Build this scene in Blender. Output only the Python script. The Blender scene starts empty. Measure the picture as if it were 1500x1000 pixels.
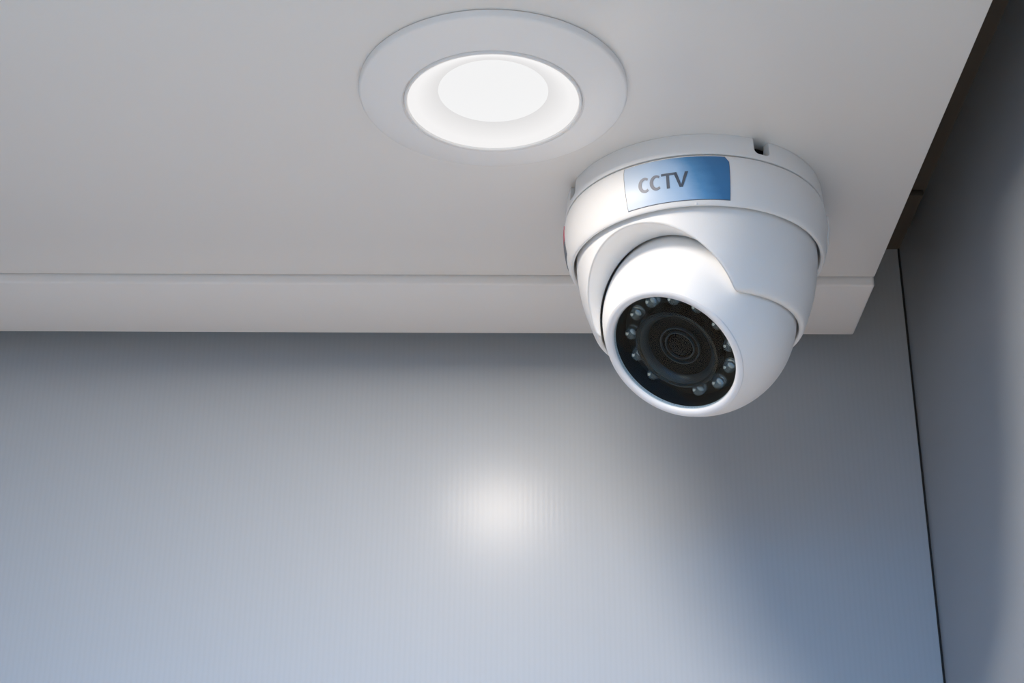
import bpy, bmesh, math
from mathutils import Vector, Matrix, Euler

scene = bpy.context.scene
COL = scene.collection

# ------------------------------------------------------------------ camera
cam_data = bpy.data.cameras.new('camera')
cam_data.sensor_width = 36.0
cam_data.lens = 36.0 * 2459.5 / 1500.0
cam_data.clip_start = 0.01
cam = bpy.data.objects.new('camera', cam_data)
COL.objects.link(cam)
PITCH, ROLL = math.radians(25.136), math.radians(0.22)
cam.rotation_euler = (Matrix.Rotation(math.pi / 2 + PITCH, 3, 'X') @ Matrix.Rotation(ROLL, 3, 'Z')).to_euler()
scene.camera = cam

# ------------------------------------------------------------------ world: cool daylight of the room around
world = bpy.data.worlds.new('world')
scene.world = world
world.use_nodes = True
wn = world.node_tree
w_tc = wn.nodes.new('ShaderNodeTexCoord')
w_sep = wn.nodes.new('ShaderNodeSeparateXYZ')
w_ramp = wn.nodes.new('ShaderNodeValToRGB')     # ground below the horizon, even blue sky above it
w_ramp.color_ramp.elements[0].position = 0.47
w_ramp.color_ramp.elements[0].color = (0.125, 0.098, 0.076, 1)
w_ramp.color_ramp.elements[1].position = 0.52
w_ramp.color_ramp.elements[1].color = (0.09, 0.45, 1.0, 1)
w_map = wn.nodes.new('ShaderNodeMapRange')
w_map.inputs[1].default_value = -1.0
wn.links.new(w_tc.outputs['Generated'], w_sep.inputs[0])
wn.links.new(w_sep.outputs['Z'], w_map.inputs[0])
wn.links.new(w_map.outputs[0], w_ramp.inputs[0])
wn.links.new(w_ramp.outputs[0], wn.nodes['Background'].inputs[0])
wn.nodes['Background'].inputs[1].default_value = 4.7

LAMP_POWER = 1.56            # watts, used in the downlight's builder
LAMP_COLOR = (1.0, 0.89, 0.77)

scene.view_settings.view_transform = 'Standard'
scene.view_settings.look = 'None'
scene.view_settings.exposure = 0.0
scene.view_settings.gamma = 1.0
scene.view_settings.use_curve_mapping = False

# ------------------------------------------------------------------ key dimensions (metres, viewer at the origin)
H = 0.320                   # underside of the white panel
D = 0.6845                  # back wall
XR = 0.1788                 # right wall
XP = 0.1500                 # right edge of the panel
ZT = 0.369                  # underside of the board above the panel
LAMP = Vector((-0.0067, 0.4804, H))
CC = Vector((0.06875, 0.55575, H))


# ------------------------------------------------------------------ helpers
def link(o, parent=None):
    COL.objects.link(o)
    if parent is not None:
        o.parent = parent
    return o


def mesh_obj(name, verts, faces, mat, parent=None, smooth=None, loc=None):
    me = bpy.data.meshes.new(name)
    me.from_pydata([tuple(v) for v in verts], [], faces)
    bm = bmesh.new()
    bm.from_mesh(me)
    bmesh.ops.recalc_face_normals(bm, faces=bm.faces)
    bm.to_mesh(me)
    bm.free()
    if mat:
        me.materials.append(mat)
    o = bpy.data.objects.new(name, me)
    if loc is not None:
        o.location = loc
    link(o, parent)
    if smooth is not None:
        shade(o, smooth)
    return o


def shade(o, deg):
    me = o.data
    for p in me.polygons:
        p.use_smooth = True
    bm = bmesh.new()
    bm.from_mesh(me)
    lim = math.radians(deg)
    for e in bm.edges:
        if len(e.link_faces) == 2:
            e.smooth = e.calc_face_angle(0.0) < lim
        else:
            e.smooth = True
    bm.to_mesh(me)
    bm.free()


def revolve_data(profile, seg=96):
    """closed profile [(r, z), ...] turned round Z; r == 0 gives a pole"""
    verts, faces, rings = [], [], []
    for r, z in profile:
        if r < 1e-7:
            rings.append([len(verts)])
            verts.append((0, 0, z))
        else:
            s = len(verts)
            for k in range(seg):
                a = 2 * math.pi * k / seg
                verts.append((r * math.cos(a), r * math.sin(a), z))
            rings.append(list(range(s, s + seg)))
    return verts, faces, rings


def revolve(name, profile, mat, parent=None, seg=96, closed=False, smooth=35, loc=None):
    verts, faces, rings = revolve_data(profile, seg)
    n = len(rings)
    pairs = [(i, i + 1) for i in range(n - 1)]
    if closed:
        pairs.append((n - 1, 0))
    for i, j in pairs:
        a, b = rings[i], rings[j]
        if len(a) == 1 and len(b) == 1:
            continue
        for k in range(seg):
            k2 = (k + 1) % seg
            if len(a) == 1:
                faces.append((a[0], b[k], b[k2]))
            elif len(b) == 1:
                faces.append((a[k], b[0], a[k2]))
            else:
                faces.append((a[k], b[k], b[k2], a[k2]))
    return mesh_obj(name, verts, faces, mat, parent, smooth, loc)


def box(name, lo, hi, mat, parent=None, bevel=0.0, segs=2):
    bm = bmesh.new()
    bmesh.ops.create_cube(bm, size=1.0)
    c = [(a + b) / 2 for a, b in zip(lo, hi)]
    s = [b - a for a, b in zip(lo, hi)]
    for v in bm.verts:
        v.co = Vector((v.co.x * s[0], v.co.y * s[1], v.co.z * s[2]))
    if bevel > 0:
        bmesh.ops.bevel(bm, geom=bm.edges[:], offset=bevel, segments=segs, affect='EDGES', profile=0.5)
    me = bpy.data.meshes.new(name)
    bm.to_mesh(me)
    bm.free()
    me.materials.append(mat)
    o = bpy.data.objects.new(name, me)
    o.location = c
    link(o, parent)
    if bevel > 0:
        shade(o, 30)
    return o


def cut(o, cutters, smooth=28):
    """subtract the cutter objects from o for good and throw the cutters away"""
    for i, c in enumerate(cutters):
        m = o.modifiers.new('cut%d' % i, 'BOOLEAN')
        m.operation = 'DIFFERENCE'
        m.solver = 'EXACT'
        m.object = c
    bpy.context.view_layer.update()
    dg = bpy.context.evaluated_depsgraph_get()
    me = bpy.data.meshes.new_from_object(o.evaluated_get(dg))
    o.modifiers.clear()
    old = o.data
    mats = list(old.materials)
    me.name = old.name
    o.data = me
    me.materials.clear()
    for m in mats:
        me.materials.append(m)
    for p in me.polygons:
        p.material_index = 0
    for c in cutters:
        bpy.data.objects.remove(c)
    shade(o, smooth)


def smooth_profile(pts, n=6):
    """Catmull-Rom through (r, z) points"""
    out = []
    for i in range(len(pts) - 1):
        p0 = pts[max(i - 1, 0)]
        p1, p2 = pts[i], pts[i + 1]
        p3 = pts[min(i + 2, len(pts) - 1)]
        for k in range(n):
            t = k / n
            out.append(tuple(0.5 * (2 * b + (c - a) * t + (2 * a - 5 * b + 4 * c - d) * t * t + (3 * b - a - 3 * c + d) * t ** 3)
                             for a, b, c, d in zip(p0, p1, p2, p3)))
    out.append(pts[-1])
    return out


def lin(r, g, b):
    def f(c):
        c /= 255.0
        return c / 12.92 if c <= 0.04045 else ((c + 0.055) / 1.055) ** 2.4
    return (f(r), f(g), f(b), 1)


def mat_base(name):
    m = bpy.data.materials.new(name)
    m.use_nodes = True
    nt = m.node_tree
    return m, nt, nt.nodes['Principled BSDF']


def plastic(name, col, rough=0.45, spec=0.5, noise=0.0, scale=900.0, bevel=0.0, vary=0.0, coat=0.0, coat_rough=0.1):
    m, nt, p = mat_base(name)
    p.inputs['Base Color'].default_value = col
    p.inputs['Roughness'].default_value = rough
    p.inputs['Specular IOR Level'].default_value = spec
    p.inputs['Coat Weight'].default_value = coat
    p.inputs['Coat Roughness'].default_value = coat_rough
    tc = nt.nodes.new('ShaderNodeTexCoord')
    normal = None
    if bevel > 0:
        b = nt.nodes.new('ShaderNodeBevel')
        b.samples = 6
        b.inputs['Radius'].default_value = bevel
        normal = b.outputs[0]
    if noise > 0:
        n = nt.nodes.new('ShaderNodeTexNoise')
        n.inputs['Scale'].default_value = scale
        n.inputs['Detail'].default_value = 2
        nt.links.new(tc.outputs['Object'], n.inputs['Vector'])
        bp = nt.nodes.new('ShaderNodeBump')
        bp.inputs['Strength'].default_value = noise
        bp.inputs['Distance'].default_value = 0.0002
        nt.links.new(n.outputs['Fac'], bp.inputs['Height'])
        if normal:
            nt.links.new(normal, bp.inputs['Normal'])
        normal = bp.outputs[0]
    if normal:
        nt.links.new(normal, p.inputs['Normal'])
    if vary > 0:
        n2 = nt.nodes.new('ShaderNodeTexNoise')
        n2.inputs['Scale'].default_value = 14
        n2.inputs['Detail'].default_value = 4
        nt.links.new(tc.outputs['Object'], n2.inputs['Vector'])
        mx = nt.nodes.new('ShaderNodeMix')
        mx.data_type = 'RGBA'
        mx.inputs[6].default_value = tuple(c * (1 - vary) for c in col[:3]) + (1,)
        mx.inputs[7].default_value = tuple(min(1, c * (1 + vary)) for c in col[:3]) + (1,)
        nt.links.new(n2.outputs['Fac'], mx.inputs[0])
        nt.links.new(mx.outputs[2], p.inputs['Base Color'])
    return m


def emitter(name, col, strength):
    m, nt, p = mat_base(name)
    p.inputs['Base Color'].default_value = (0.1, 0.1, 0.1, 1)
    p.inputs['Roughness'].default_value = 0.6
    p.inputs['Specular IOR Level'].default_value = 0.1
    p.inputs['Emission Color'].default_value = col
    p.inputs['Emission Strength'].default_value = strength
    return m


def ribbed_wall(name, col):
    """painted board with faint fine vertical ribs and a satin sheen"""
    m, nt, p = mat_base(name)
    p.inputs['Roughness'].default_value = 0.55
    p.inputs['Specular IOR Level'].default_value = 0.25
    p.inputs['Coat Weight'].default_value = 0.30
    p.inputs['Coat Roughness'].default_value = 0.26
    tc = nt.nodes.new('ShaderNodeTexCoord')
    w = nt.nodes.new('ShaderNodeTexWave')
    w.wave_type = 'BANDS'
    w.bands_direction = 'X'
    w.inputs['Scale'].default_value = 140
    w.inputs['Distortion'].default_value = 0.6
    w.inputs['Detail'].default_value = 1
    nt.links.new(tc.outputs['Object'], w.inputs['Vector'])
    mp = nt.nodes.new('ShaderNodeMapping')
    mp.inputs['Scale'].default_value = (900, 60, 60)
    nt.links.new(tc.outputs['Object'], mp.inputs['Vector'])
    n = nt.nodes.new('ShaderNodeTexNoise')
    n.inputs['Scale'].default_value = 1
    n.inputs['Detail'].default_value = 2
    nt.links.new(mp.outputs[0], n.inputs['Vector'])
    ad = nt.nodes.new('ShaderNodeMath')
    ad.operation = 'MULTIPLY_ADD'
    ad.inputs[1].default_value = 0.5
    nt.links.new(n.outputs['Fac'], ad.inputs[0])
    nt.links.new(w.outputs['Fac'], ad.inputs[2])
    bp = nt.nodes.new('ShaderNodeBump')
    bp.inputs['Strength'].default_value = 0.03
    bp.inputs['Distance'].default_value = 0.0002
    nt.links.new(ad.outputs[0], bp.inputs['Height'])
    nt.links.new(bp.outputs[0], p.inputs['Normal'])
    nt.links.new(bp.outputs[0], p.inputs['Coat Normal'])
    mx = nt.nodes.new('ShaderNodeMix')
    mx.data_type = 'RGBA'
    mx.inputs[6].default_value = tuple(c * 0.985 for c in col[:3]) + (1,)
    mx.inputs[7].default_value = tuple(c * 1.015 for c in col[:3]) + (1,)
    nt.links.new(ad.outputs[0], mx.inputs[0])
    nt.links.new(mx.outputs[2], p.inputs['Base Color'])
    return m


M = {
    'panel': plastic('white_lacquer', (0.90, 0.875, 0.845, 1), 0.42, 0.5, noise=0.06, scale=500, vary=0.01, coat=0.3, coat_rough=0.12),
    'batten': plastic('white_batten_paint', (0.86, 0.84, 0.82, 1), 0.4, 0.5, noise=0.06, scale=500, vary=0.01),
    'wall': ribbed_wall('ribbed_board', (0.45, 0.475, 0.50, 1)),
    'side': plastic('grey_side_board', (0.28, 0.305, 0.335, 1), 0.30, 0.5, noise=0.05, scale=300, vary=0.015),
    'upper': plastic('raw_brown_board', (0.10, 0.085, 0.07, 1), 0.8, 0.2, noise=0.2, scale=200, vary=0.1),
    'seam': plastic('dark_sealant', (0.025, 0.025, 0.025, 1), 0.7, 0.2),
    'bounce_floor': plastic('warm_bounce_counter', (0.96, 0.70, 0.48, 1), 0.5, 0.4, vary=0.02),
    'ring': plastic('white_lamp_metal', (0.96, 0.945, 0.93, 1), 0.38, 0.5, noise=0.02, bevel=0.0004),
    'body': plastic('white_camera_metal', (0.90, 0.895, 0.885, 1), 0.46, 0.5, noise=0.10, scale=1400, bevel=0.0005),
    'shell': plastic('white_shell_metal', (0.90, 0.895, 0.885, 1), 0.46, 0.5, noise=0.10, scale=1400, bevel=0.0016),
    'bezel': plastic('white_bezel_plastic', (0.84, 0.84, 0.85, 1), 0.4, 0.5, noise=0.03, scale=1400),
    'black': plastic('black_housing_and_slot_shade', (0.006, 0.008, 0.009, 1), 0.5, 0.25),
    'barrel': plastic('black_lens_barrel', (0.003, 0.0035, 0.0035, 1), 0.25, 0.45),
    'chamfer': plastic('dark_grey_chamfer', (0.022, 0.025, 0.027, 1), 0.35, 0.5),
    'seat': plastic('matt_black_lens_seat', (0.002, 0.0024, 0.0026, 1), 0.6, 0.12),
    'lens': plastic('coated_lens', (0.0015, 0.0015, 0.002, 1), 0.15, 0.12),
    'lensring': plastic('blued_lens_ring', (0.03, 0.042, 0.05, 1), 0.3, 0.5),
    'red': plastic('red_badge', (0.45, 0.10, 0.14, 1), 0.4, 0.5),
    'greyb': plastic('grey_badge_and_shadow_rim', (0.14, 0.15, 0.18, 1), 0.5, 0.5),
    'disc': emitter('lit_diffuser_disc', (1, 1, 1, 1), 0.84),
    'dish': emitter('lit_diffuser_dish', (1, 0.985, 0.98, 1), 0.78),
}

# the frosted dish glows brighter at its edge than next to the disc
dn = M['dish'].node_tree
d_tc = dn.nodes.new('ShaderNodeTexCoord')
d_len = dn.nodes.new('ShaderNodeVectorMath')
d_len.operation = 'LENGTH'
dn.links.new(d_tc.outputs['Object'], d_len.inputs[0])
d_map = dn.nodes.new('ShaderNodeMapRange')
d_map.inputs[1].default_value = 0.0187
d_map.inputs[2].default_value = 0.0265
d_map.inputs[3].default_value = 0.70
d_map.inputs[4].default_value = 0.86
dn.links.new(d_len.outputs['Value'], d_map.inputs[0])
dn.links.new(d_map.outputs[0], dn.nodes['Principled BSDF'].inputs['Emission Strength'])

# clear window over the lens: thin reflecting sheet
gm = bpy.data.materials.new('clear_window')
gm.use_nodes = True
nt = gm.node_tree
nt.nodes.clear()
out = nt.nodes.new('ShaderNodeOutputMaterial')
mix = nt.nodes.new('ShaderNodeMixShader')
lw = nt.nodes.new('ShaderNodeLayerWeight')
lw.inputs['Blend'].default_value = 0.5
pw_ = nt.nodes.new('ShaderNodeMath')
pw_.operation = 'POWER'
pw_.inputs[1].default_value = 4.7
nt.links.new(lw.outputs['Facing'], pw_.inputs[0])
fr = nt.nodes.new('ShaderNodeMath')
fr.operation = 'MULTIPLY_ADD'
fr.inputs[1].default_value = 0.5
fr.inputs[2].default_value = 0.010
nt.links.new(pw_.outputs[0], fr.inputs[0])
tr = nt.nodes.new('ShaderNodeBsdfTransparent')
tr.inputs[0].default_value = (0.86, 0.92, 0.94, 1)
gl = nt.nodes.new('ShaderNodeBsdfGlossy')
gl.inputs['Roughness'].default_value = 0.03
nt.links.new(fr.outputs[0], mix.inputs[0])
nt.links.new(tr.outputs[0], mix.inputs[1])
nt.links.new(gl.outputs[0], mix.inputs[2])
nt.links.new(mix.outputs[0], out.inputs[0])
M['glass'] = gm

# clear epoxy of the infrared diodes
lm, lnt, lp = mat_base('clear_epoxy')
lp.inputs['Base Color'].default_value = (0.80, 0.86, 0.90, 1)
lp.inputs['Roughness'].default_value = 0.08
lp.inputs['Transmission Weight'].default_value = 0.88
lp.inputs['IOR'].default_value = 1.5
M['led'] = lm
M['chip'] = plastic('diode_cup_metal', (0.75, 0.76, 0.78, 1), 0.2, 0.6)
M['chip'].node_tree.nodes['Principled BSDF'].inputs['Metallic'].default_value = 0.9

# printed sticker: pale at the lettering, blue to the right
sm, snt, sp = mat_base('printed_sticker')
sp.inputs['Roughness'].default_value = 0.35
tc = snt.nodes.new('ShaderNodeTexCoord')
sep = snt.nodes.new('ShaderNodeSeparateXYZ')
snt.links.new(tc.outputs['UV'], sep.inputs[0])
ns = snt.nodes.new('ShaderNodeTexNoise')
ns.inputs['Scale'].default_value = 5
ns.inputs['Detail'].default_value = 3
snt.links.new(tc.outputs['UV'], ns.inputs['Vector'])
a1 = snt.nodes.new('ShaderNodeMath')
a1.operation = 'MULTIPLY_ADD'
a1.inputs[1].default_value = 0.16
snt.links.new(sep.outputs['Y'], a1.inputs[0])
snt.links.new(sep.outputs['X'], a1.inputs[2])
a2 = snt.nodes.new('ShaderNodeMath')
a2.operation = 'MULTIPLY_ADD'
a2.inputs[1].default_value = 0.12
snt.links.new(ns.outputs['Fac'], a2.inputs[0])
snt.links.new(a1.outputs[0], a2.inputs[2])
rp = snt.nodes.new('ShaderNodeValToRGB')
cr = rp.color_ramp
cr.elements[0].position = 0.10
cr.elements[0].color = (0.62, 0.70, 0.80, 1)
cr.elements[1].position = 1.0
cr.elements[1].color = (0.045, 0.19, 0.42, 1)
for pos, c in ((0.45, (0.52, 0.66, 0.84, 1)), (0.66, (0.36, 0.55, 0.80, 1)), (0.84, (0.10, 0.30, 0.58, 1))):
    e = cr.elements.new(pos)
    e.color = c
snt.links.new(a2.outputs[0], rp.inputs[0])
snt.links.new(rp.outputs[0], sp.inputs['Base Color'])
M['sticker'] = sm
INK = [plastic('grey_ink_%d' % i, c, 0.45) for i, c in enumerate(
    ((0.30, 0.31, 0.35, 1), (0.24, 0.25, 0.29, 1), (0.105, 0.125, 0.16, 1), (0.065, 0.085, 0.12, 1)))]


def structure(o):
    o['kind'] = 'structure'
    return o


# ------------------------------------------------------------------ setting
PF, PB = 0.10, 0.6185       # front and back of the white panel
structure(box('ceiling', (-0.37, PF, H), (XP, PB - 0.0008, H + 0.018), M['panel'], bevel=0.0004))
structure(box('trim_1', (-0.37, PB, H - 0.0038), (XP, 0.6660, H + 0.018), M['batten'], bevel=0.0010, segs=3))
structure(box('wall_back', (-0.37, D, -0.06), (XR, D + 0.012, 0.42), M['wall']))
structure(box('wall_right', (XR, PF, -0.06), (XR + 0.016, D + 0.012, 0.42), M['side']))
structure(box('ceiling_upper', (-0.37, PF - 0.016, ZT), (XR, D, ZT + 0.016), M['upper']))
structure(box('trim_2', (XR - 0.0008, D - 0.0007, -0.06), (XR, D, ZT), M['seam']))
structure(box('front_light_stop', (-0.37, PF - 0.016, H), (XR, PF, ZT), M['panel']))  # unseen rail, added to keep outside light out of the cavity
structure(box('trim_4', (XP - 0.06, 0.630, ZT - 0.003), (XR - 0.001, 0.660, ZT), M['upper'], bevel=0.0006))
structure(box('sky_block_left', (-0.386, PF, -0.06), (-0.37, D + 0.012, 0.42), M['side']))  # unseen side, added to hold back sky light from the left
structure(box('bounce_floor', (-0.386, 0.0, -0.08), (XR + 0.016, D + 0.012, -0.06), M['bounce_floor']))  # unseen counter, added and tinted to bounce warm fill upward


# ------------------------------------------------------------------ downlight
def empty(name, loc, label, cat):
    o = bpy.data.objects.new(name, None)
    o.empty_display_size = 0.02
    o.location = loc
    o['label'] = label
    o['category'] = cat
    return link(o)


def build_downlight():
    t = empty('recessed_downlight', LAMP, 'round white downlight with lit frosted diffuser set in the white ceiling panel', 'ceiling light')
    ring = [(0.0450, 0.0), (0.0455, -0.0004), (0.0455, -0.0024), (0.0452, -0.0029), (0.0446, -0.0032),
            (0.0380, -0.0046), (0.0318, -0.0056), (0.0309, -0.0057), (0.0306, -0.0053), (0.0303, -0.0053), (0.0303, 0.0)]
    revolve('trim_ring', ring, M['ring'], t, seg=160, closed=True)
    lip = [(0.0302, -0.0005), (0.0302, -0.0056), (0.0300, -0.0061), (0.0296, -0.0062), (0.0292, -0.0060), (0.0291, -0.0054), (0.0291, -0.0005)]
    revolve('inner_lip', lip, M['ring'], t, seg=160, closed=True)
    dish = smooth_profile([(0.0290, -0.0054), (0.0270, -0.0046), (0.0240, -0.0030), (0.0212, -0.0016), (0.0187, -0.0009)], 4)
    revolve('diffuser_dish', dish, M['dish'], t, seg=128)
    revolve('diffuser_disc', [(0.0187, -0.0002), (0.0187, -0.0010), (0.0183, -0.0012), (0.0, -0.0013)], M['disc'], t, seg=128)
    ld = bpy.data.lights.new('lamp_light', 'AREA')
    ld.shape = 'DISK'
    ld.size = 0.044
    ld.energy = LAMP_POWER
    ld.color = LAMP_COLOR
    ld.use_nodes = True
    lt = ld.node_tree
    em = lt.nodes['Emission']
    fo = lt.nodes.new('ShaderNodeLightFalloff')
    fo.inputs['Strength'].default_value = 1.0
    fo.inputs['Smooth'].default_value = 0.07
    # frosted dish: throws a little more light sideways than a flat emitter
    ge = lt.nodes.new('ShaderNodeNewGeometry')
    dt = lt.nodes.new('ShaderNodeVectorMath')
    dt.operation = 'DOT_PRODUCT'
    lt.links.new(ge.outputs['Normal'], dt.inputs[0])
    lt.links.new(ge.outputs['Incoming'], dt.inputs[1])
    ab = lt.nodes.new('ShaderNodeMath')
    ab.operation = 'ABSOLUTE'
    lt.links.new(dt.outputs['Value'], ab.inputs[0])
    ad = lt.nodes.new('ShaderNodeMath')
    ad.operation = 'ADD'
    ad.inputs[1].default_value = 0.06
    lt.links.new(ab.outputs[0], ad.inputs[0])
    pw = lt.nodes.new('ShaderNodeMath')
    pw.operation = 'POWER'
    pw.inputs[1].default_value = -0.35
    lt.links.new(ad.outputs[0], pw.inputs[0])
    ml = lt.nodes.new('ShaderNodeMath')
    ml.operation = 'MULTIPLY'
    lt.links.new(fo.outputs['Quadratic'], ml.inputs[0])
    lt.links.new(pw.outputs[0], ml.inputs[1])
    lt.links.new(ml.outputs[0], em.inputs['Strength'])
    lo = bpy.data.objects.new('lamp_light', ld)
    lo.location = (0, 0, -0.0053)
    link(lo, t)
    return t


build_downlight()


# ------------------------------------------------------------------ dome camera
RING = smooth_profile([(0.0483, -0.0092), (0.0489, -0.0110), (0.0493, -0.0150), (0.0490, -0.0200), (0.0484, -0.0240),
                       (0.0478, -0.0268), (0.0471, -0.0283), (0.0466, -0.0286)], 5)


def ring_r(z):
    for (r1, z1), (r2, z2) in zip(RING, RING[1:]):
        if z2 <= z <= z1:
            t = (z1 - z) / (z1 - z2) if z1 != z2 else 0
            return r1 + (r2 - r1) * t
    return RING[0][0] if z > RING[0][1] else RING[-1][0]


def on_ring(az, z, off):
    a = math.radians(az)
    r = ring_r(z) + off
    return (r * math.cos(a), r * math.sin(a), z)


def curved_patch(name, outline_rows, mat, parent, off, thick, smooth=40):
    """rows of (az, z) laid on the cover ring, closed into a thin sheet; UV follow the grid"""
    nr, nc = len(outline_rows), len(outline_rows[0])
    verts, faces = [], []
    for o_ in (off, off + thick):
        for row in outline_rows:
            for az, z in row:
                verts.append(on_ring(az, z, o_))
    base = nr * nc

    def q(i, j, top):
        return (base if top else 0) + i * nc + j
    for i in range(nr - 1):
        for j in range(nc - 1):
            faces.append((q(i, j, 1), q(i, j + 1, 1), q(i + 1, j + 1, 1), q(i + 1, j, 1)))
            faces.append((q(i, j, 0), q(i + 1, j, 0), q(i + 1, j + 1, 0), q(i, j + 1, 0)))
    for j in range(nc - 1):
        faces.append((q(0, j, 0), q(0, j + 1, 0), q(0, j + 1, 1), q(0, j, 1)))
        faces.append((q(nr - 1, j, 0), q(nr - 1, j, 1), q(nr - 1, j + 1, 1), q(nr - 1, j + 1, 0)))
    for i in range(nr - 1):
        faces.append((q(i, 0, 0), q(i, 0, 1), q(i + 1, 0, 1), q(i + 1, 0, 0)))
        faces.append((q(i, nc - 1, 0), q(i + 1, nc - 1, 0), q(i + 1, nc - 1, 1), q(i, nc - 1, 1)))
    o = mesh_obj(name, verts, faces, mat, parent, smooth)
    uv = o.data.uv_layers.new(name='UVMap')
    for lp_ in o.data.loops:
        k = lp_.vertex_index % base
        uv.data[lp_.index].uv = ((k % nc) / (nc - 1), 1 - (k // nc) / (nr - 1))
    return o


def strip_letter(name, polys, mat, parent, az0, z0, scale):
    """polys: quads strips [(left pts, right pts)] in letter units, laid on the sticker"""
    verts, faces = [], []
    for left, right in polys:
        s = len(verts)
        n = len(left)
        for off in (0.00022, 0.00032):
            for (lx, ly), (rx, ry) in zip(left, right):
                for x, y in ((lx, ly), (rx, ry)):
                    z = z0 + y * scale
                    az = az0 + math.degrees(x * scale / ring_r(z))
                    verts.append(on_ring(az, z, off))
        b = 2 * n
        for i in range(n - 1):
            a0, a1, c0, c1 = s + 2 * i, s + 2 * i + 1, s + 2 * i + 2, s + 2 * i + 3
            faces += [(a0 + b, a1 + b, c1 + b, c0 + b), (a0, c0, c1, a1), (a0, a0 + b, c0 + b, c0), (a1, c1, c1 + b, a1 + b)]
        faces += [(s, s + 1, s + 1 + b, s + b), (s + b - 2, s + b - 2 + b, s + b - 1 + b, s + b - 1)]
    return mesh_obj(name, verts, faces, mat, parent)


def seg_pts(p, q, n):
    return [(p[0] + (q[0] - p[0]) * k / n, p[1] + (q[1] - p[1]) * k / n) for k in range(n + 1)]


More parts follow.
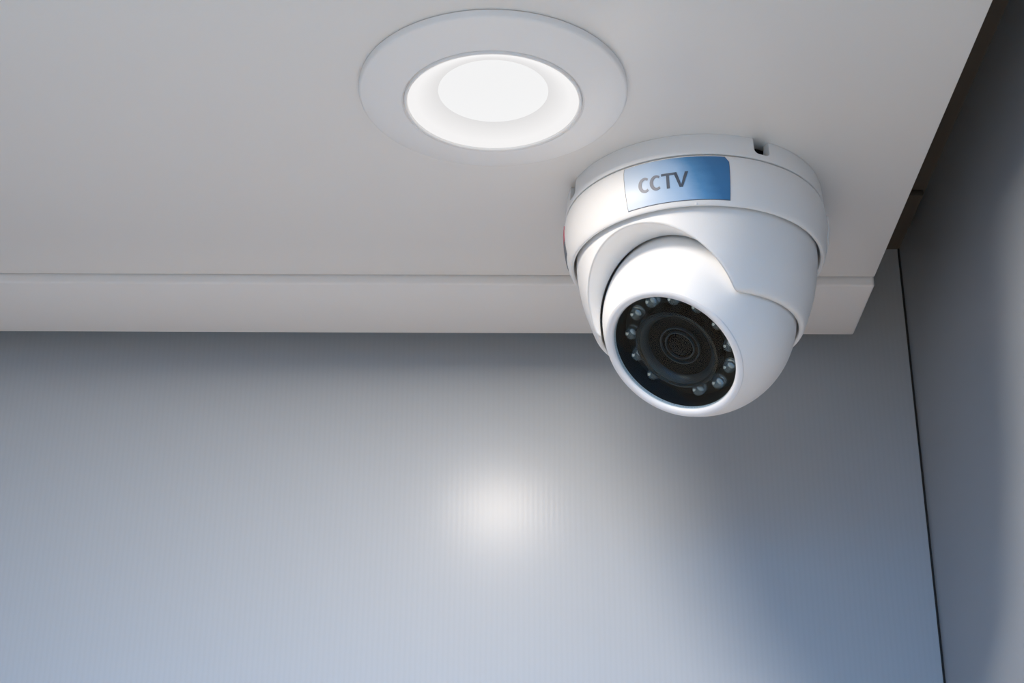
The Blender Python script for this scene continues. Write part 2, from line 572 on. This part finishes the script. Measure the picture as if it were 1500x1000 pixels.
def build_camera():
    t = empty('dome_security_camera', CC, 'white eyeball dome security camera with blue CCTV sticker on the ceiling panel', 'security camera')

    # hollow mounting plate with two screw slots open to the ceiling
    plate = [(0.0478, 0.0), (0.0481, -0.0010), (0.0486, -0.0078), (0.0485, -0.0087), (0.0430, -0.0087), (0.0440, -0.0070), (0.0448, 0.0)]
    pl = revolve('mounting_plate', plate, M['body'], t, seg=180, closed=True)
    cutters = []
    for az in (-65.7, -164.0):
        pts = []
        w, d = 0.00315, 0.0064
        for k in range(9):
            a = math.pi + math.pi / 2 * k / 8
            pts.append((-w + 0.0018 + 0.0018 * math.cos(a), -d + 0.0018 + 0.0018 * math.sin(a)))
        for k in range(9):
            a = -math.pi / 2 + math.pi / 2 * k / 8
            pts.append((w - 0.0018 + 0.0018 * math.cos(a), -d + 0.0018 + 0.0018 * math.sin(a)))
        pts += [(w, 0.002), (-w, 0.002)]
        n = len(pts)
        a = math.radians(az)
        er, et = Vector((math.cos(a), math.sin(a), 0)), Vector((-math.sin(a), math.cos(a), 0))
        vs = [er * r + et * x + Vector((0, 0, z)) for r in (0.038, 0.054) for x, z in pts]
        fs = [tuple(range(n)), tuple(range(2 * n - 1, n - 1, -1))] + [(k, (k + 1) % n, n + (k + 1) % n, n + k) for k in range(n)]
        c = mesh_obj('cutter', vs, fs, None, t)
        cutters.append(c)
    cut(pl, cutters)
    # black insert behind the slots, its colour stands in for their shade
    revolve('slot_shade_insert', [(0.0, -0.0003), (0.0425, -0.0003), (0.0425, -0.0086), (0.030, -0.0086), (0.030, -0.0115), (0.0, -0.0115)], M['black'], t, seg=64)

    # cover ring
    prof = RING + [(0.0458, -0.0281), (0.0456, -0.0270), (0.0456, -0.0200), (0.0448, -0.0120), (0.0440, -0.0091), (0.0470, -0.0090)]
    revolve('cover_ring', prof, M['body'], t, seg=180, closed=True)
    box_ = box('index_mark', (-0.0004, -0.0003, -0.0006), (0.0004, 0.0003, 0.0006), M['bezel'], t, bevel=0.0001)
    a = math.radians(-95.9)
    box_.location = (0.0472 * math.cos(a), 0.0472 * math.sin(a), -0.0281)
    box_.rotation_euler = (0, 0, a + math.pi / 2)

    # shell: a cup with a spherical seat and a U-shaped opening for the eyeball
    ZS, RS = -0.0503, 0.0355
    aim = Vector((-0.4673, -0.4141, -0.7811)).normalized()
    outer = smooth_profile([(0.0430, -0.0125), (0.0444, -0.0210), (0.0447, -0.0270), (0.0445, -0.0310), (0.0437, -0.0370), (0.0422, -0.0440),
                            (0.0402, -0.0500), (0.0388, -0.0538), (0.0379, -0.0556), (0.0372, -0.0562)], 5)
    sh = revolve('shell', [(0.0, -0.0125)] + outer + [(0.0, -0.0562)], M['shell'], t, seg=200)
    seat = bmesh.new()
    bmesh.ops.create_uvsphere(seat, u_segments=96, v_segments=64, radius=RS + 0.0009)
    me = bpy.data.meshes.new('cutter')
    seat.to_mesh(me)
    seat.free()
    cs = link(bpy.data.objects.new('cutter', me), t)
    cs.location = (0, 0, ZS)
    az, el = math.radians(NOTCH_AZ), math.radians(NOTCH_EL)
    ndir = Vector((math.cos(az) * math.cos(el), math.sin(az) * math.cos(el), math.sin(el)))
    cyl = bmesh.new()
    bmesh.ops.create_cone(cyl, cap_ends=True, segments=160, radius1=NOTCH_R1, radius2=NOTCH_R2, depth=0.07)
    me = bpy.data.meshes.new('cutter')
    cyl.to_mesh(me)
    cyl.free()
    cn = link(bpy.data.objects.new('cutter', me), t)
    cn.rotation_euler = ndir.to_track_quat('Z', 'X').to_euler()
    cn.location = Vector((0, 0, ZS)) + ndir * 0.035 - Vector((0, 0, 0.0025))
    cut(sh, [cs, cn], 24)

    # eyeball, its own axis along the viewing direction
    q = aim.to_track_quat('Z', 'Y')
    RB = 0.0268
    DB = math.sqrt(RS * RS - RB * RB)
    th0 = math.asin(RB / RS)
    prof = [(RS * math.sin(th), RS * math.cos(th)) for th in [math.pi - (math.pi - th0) * k / 60 for k in range(61)]]
    prof[0] = (0.0, -RS)
    # inner black cavity wall is its own part, the shell of the ball ends at the bezel
    eye = revolve('eyeball', prof, M['body'], t, seg=160, smooth=60)
    eye.location = (0, 0, ZS)
    eye.rotation_euler = q.to_euler()
    bz = [(RB, DB), (0.0267, DB + 0.0005), (0.0262, DB + 0.0009), (0.0254, DB + 0.0010), (0.0244, DB + 0.0008), (0.0240, DB + 0.0004),
          (0.0237, DB - 0.0004), (0.0236, DB - 0.0016), (0.0250, DB - 0.0016)]
    revolve('bezel', bz, M['bezel'], eye, seg=160, closed=True)
    revolve('window', [(0.0, DB - 0.0002), (0.0236, DB - 0.0002), (0.0236, DB - 0.0007), (0.0, DB - 0.0007)], M['glass'], eye, seg=128)
    bp_z = DB - 0.0085
    revolve('housing', [(0.02365, DB - 0.0010), (0.0234, bp_z + 0.002), (0.0228, bp_z), (0.0, bp_z), (0.0, bp_z - 0.001), (0.0242, bp_z - 0.001), (0.0242, DB - 0.0016)],
            M['black'], eye, seg=128)
    b0 = bp_z
    revolve('lens_barrel', [(0.0166, b0), (0.0164, b0 + 0.0052), (0.0160, b0 + 0.0060), (0.0152, b0 + 0.0063), (0.0147, b0 + 0.0061),
                            (0.0145, b0 + 0.0059), (0.0145, b0)], M['barrel'], eye, seg=128, closed=True)
    revolve('lens_chamfer', [(0.0145, b0 + 0.0058), (0.0140, b0 + 0.0056), (0.0125, b0 + 0.0036), (0.0123, b0 + 0.0030), (0.0145, b0 + 0.0030)],
            M['chamfer'], eye, seg=128, closed=True)
    revolve('lens_seat', [(0.0124, b0 + 0.0031), (0.0100, b0 + 0.0024), (0.0080, b0 + 0.0022), (0.0, b0 + 0.0022)], M['seat'], eye, seg=128)
    for r in (0.0077, 0.0057):
        revolve('lens_ring', [(r, b0 + 0.0022), (r, b0 + 0.0031), (r - 0.0001, b0 + 0.0033), (r - 0.0004, b0 + 0.0033), (r - 0.0005, b0 + 0.0029), (r - 0.0005, b0 + 0.0022)],
                M['lensring'], eye, seg=96, closed=True)
    cap = [(0.0050 * math.sin(k * math.pi / 2 / 10), b0 + 0.0022 + 0.0016 * math.cos(k * math.pi / 2 / 10)) for k in range(11)]
    cap[0] = (0.0, cap[0][1])
    revolve('lens', cap, M['lens'], eye, seg=64)

    # infrared diodes round the lens
    first = firstc = None
    for k in range(13):
        if k == 5:
            continue            # no diode at the foot of the ring
        a = math.radians(360 / 13 * k + LED_PHASE)
        loc = (0.0194 * math.cos(a), 0.0194 * math.sin(a), b0)
        if first is None:
            dome = [(0.0026, 0.0), (0.0026, 0.0006), (0.0023, 0.0008)] + \
                   [(0.0023 * math.cos(j * math.pi / 2 / 8), 0.0022 + 0.0023 * math.sin(j * math.pi / 2 / 8)) for j in range(9)]
            dome[-1] = (0.0, 0.0045)
            first = revolve('infrared_diode', [(0.0, 0.0)] + dome, M['led'], eye, seg=24, smooth=50)
            me = first.data
            me.materials.append(M['chip'])
            bm = bmesh.new()
            bm.from_mesh(me)
            for x, y, r, z0, z1 in ((0.0003, 0.0, 0.0009, 0.0006, 0.0016), (-0.0011, 0.0004, 0.0004, 0.0006, 0.0024)):
                g = bmesh.ops.create_cone(bm, cap_ends=True, segments=10, radius1=r * 0.7, radius2=r, depth=z1 - z0,
                                          matrix=Matrix.Translation((x, y, (z0 + z1) / 2)))
                for f in {f for v in g['verts'] for f in v.link_faces}:
                    f.material_index = 1
            bm.to_mesh(me)
            bm.free()
            first.location = loc
        else:
            o = first.copy()
            link(o, eye)
            o.location = loc
    # sticker
    rows = []
    for i in range(9):
        v = i / 8
        z = -0.0099 - 0.0168 * v
        right = -81.6 - (1.6 * max(0, 1 - v / 0.13))
        left = -126.3 + 0.9 * v
        rows.append([(left + (right - left) * j / 40, z) for j in range(41)])
    st = curved_patch('printed_sticker', rows, M['sticker'], t, 0.00008, 0.00012)
    back = [[(az + (-0.28 if j == 0 else 0.2 if j == 40 else 0), z + (0.00014 if i == 0 else -0.00022 if i == 8 else 0))
             for j, (az, z) in enumerate(row)] for i, row in enumerate(rows)]
    curved_patch('sticker_shadow_rim', back, M['greyb'], st, 0.00002, 0.00008)  # oversized dark sheet, paints the thin shadow along the sticker's edges
    st['label'] = 'pale to blue printed sticker reading CCTV'
    S = 0.0058
    zb = -0.0219

    def c_letter(nm, ink, az0):
        l, r = [], []
        n = 22
        for k in range(n + 1):
            a = math.radians(52 + 256 * k / n)
            l.append((0.40 + 0.40 * math.cos(a), 0.5 + 0.5 * math.sin(a)))
            r.append((0.44 + 0.23 * math.cos(a), 0.5 + 0.335 * math.sin(a)))
        strip_letter(nm, [(l, r)], ink, st, az0, zb, S)
    c_letter('letter_c', INK[0], -119.6)
    c_letter('letter_c', INK[1], -114.6)
    strip_letter('letter_t', [(seg_pts((0, 1), (0.78, 1), 6), seg_pts((0, 0.85), (0.78, 0.85), 6)),
                              (seg_pts((0.30, 0), (0.30, 0.85), 3), seg_pts((0.48, 0), (0.48, 0.85), 3))], INK[2], st, -109.6, zb, S)
    strip_letter('letter_v', [(seg_pts((0.0, 1), (0.34, 0), 4), seg_pts((0.20, 1), (0.45, 0.18), 4)),
                              (seg_pts((0.34, 0), (0.54, 0), 1), seg_pts((0.45, 0.18), (0.45, 0.18001), 1)),
                              (seg_pts((0.54, 0), (0.90, 1), 4), seg_pts((0.45, 0.18), (0.71, 1), 4))], INK[3], st, -104.6, zb, S)
    # two side badges seen edge on
    rows = [[(177 - 16 + 22 * j / 8, -0.0125 - 0.006 * i / 3) for j in range(9)] for i in range(4)]
    curved_patch('side_badge', rows, M['red'], t, 0.00005, 0.0003)
    rows = [[(161 + 22 * j / 8, -0.0190 - 0.005 * i / 3) for j in range(9)] for i in range(4)]
    curved_patch('side_badge', rows, M['greyb'], t, 0.00005, 0.0003)
    rows = [[(-14 + 22 * j / 8, -0.0130 - 0.010 * i / 4) for j in range(9)] for i in range(5)]
    curved_patch('side_cap', rows, M['body'], t, 0.00005, 0.0005)
    return t


NOTCH_AZ, NOTCH_EL, NOTCH_R1, NOTCH_R2 = -129.0, -12.0, 0.0268, 0.0350
LED_PHASE = 88.0
build_camera()
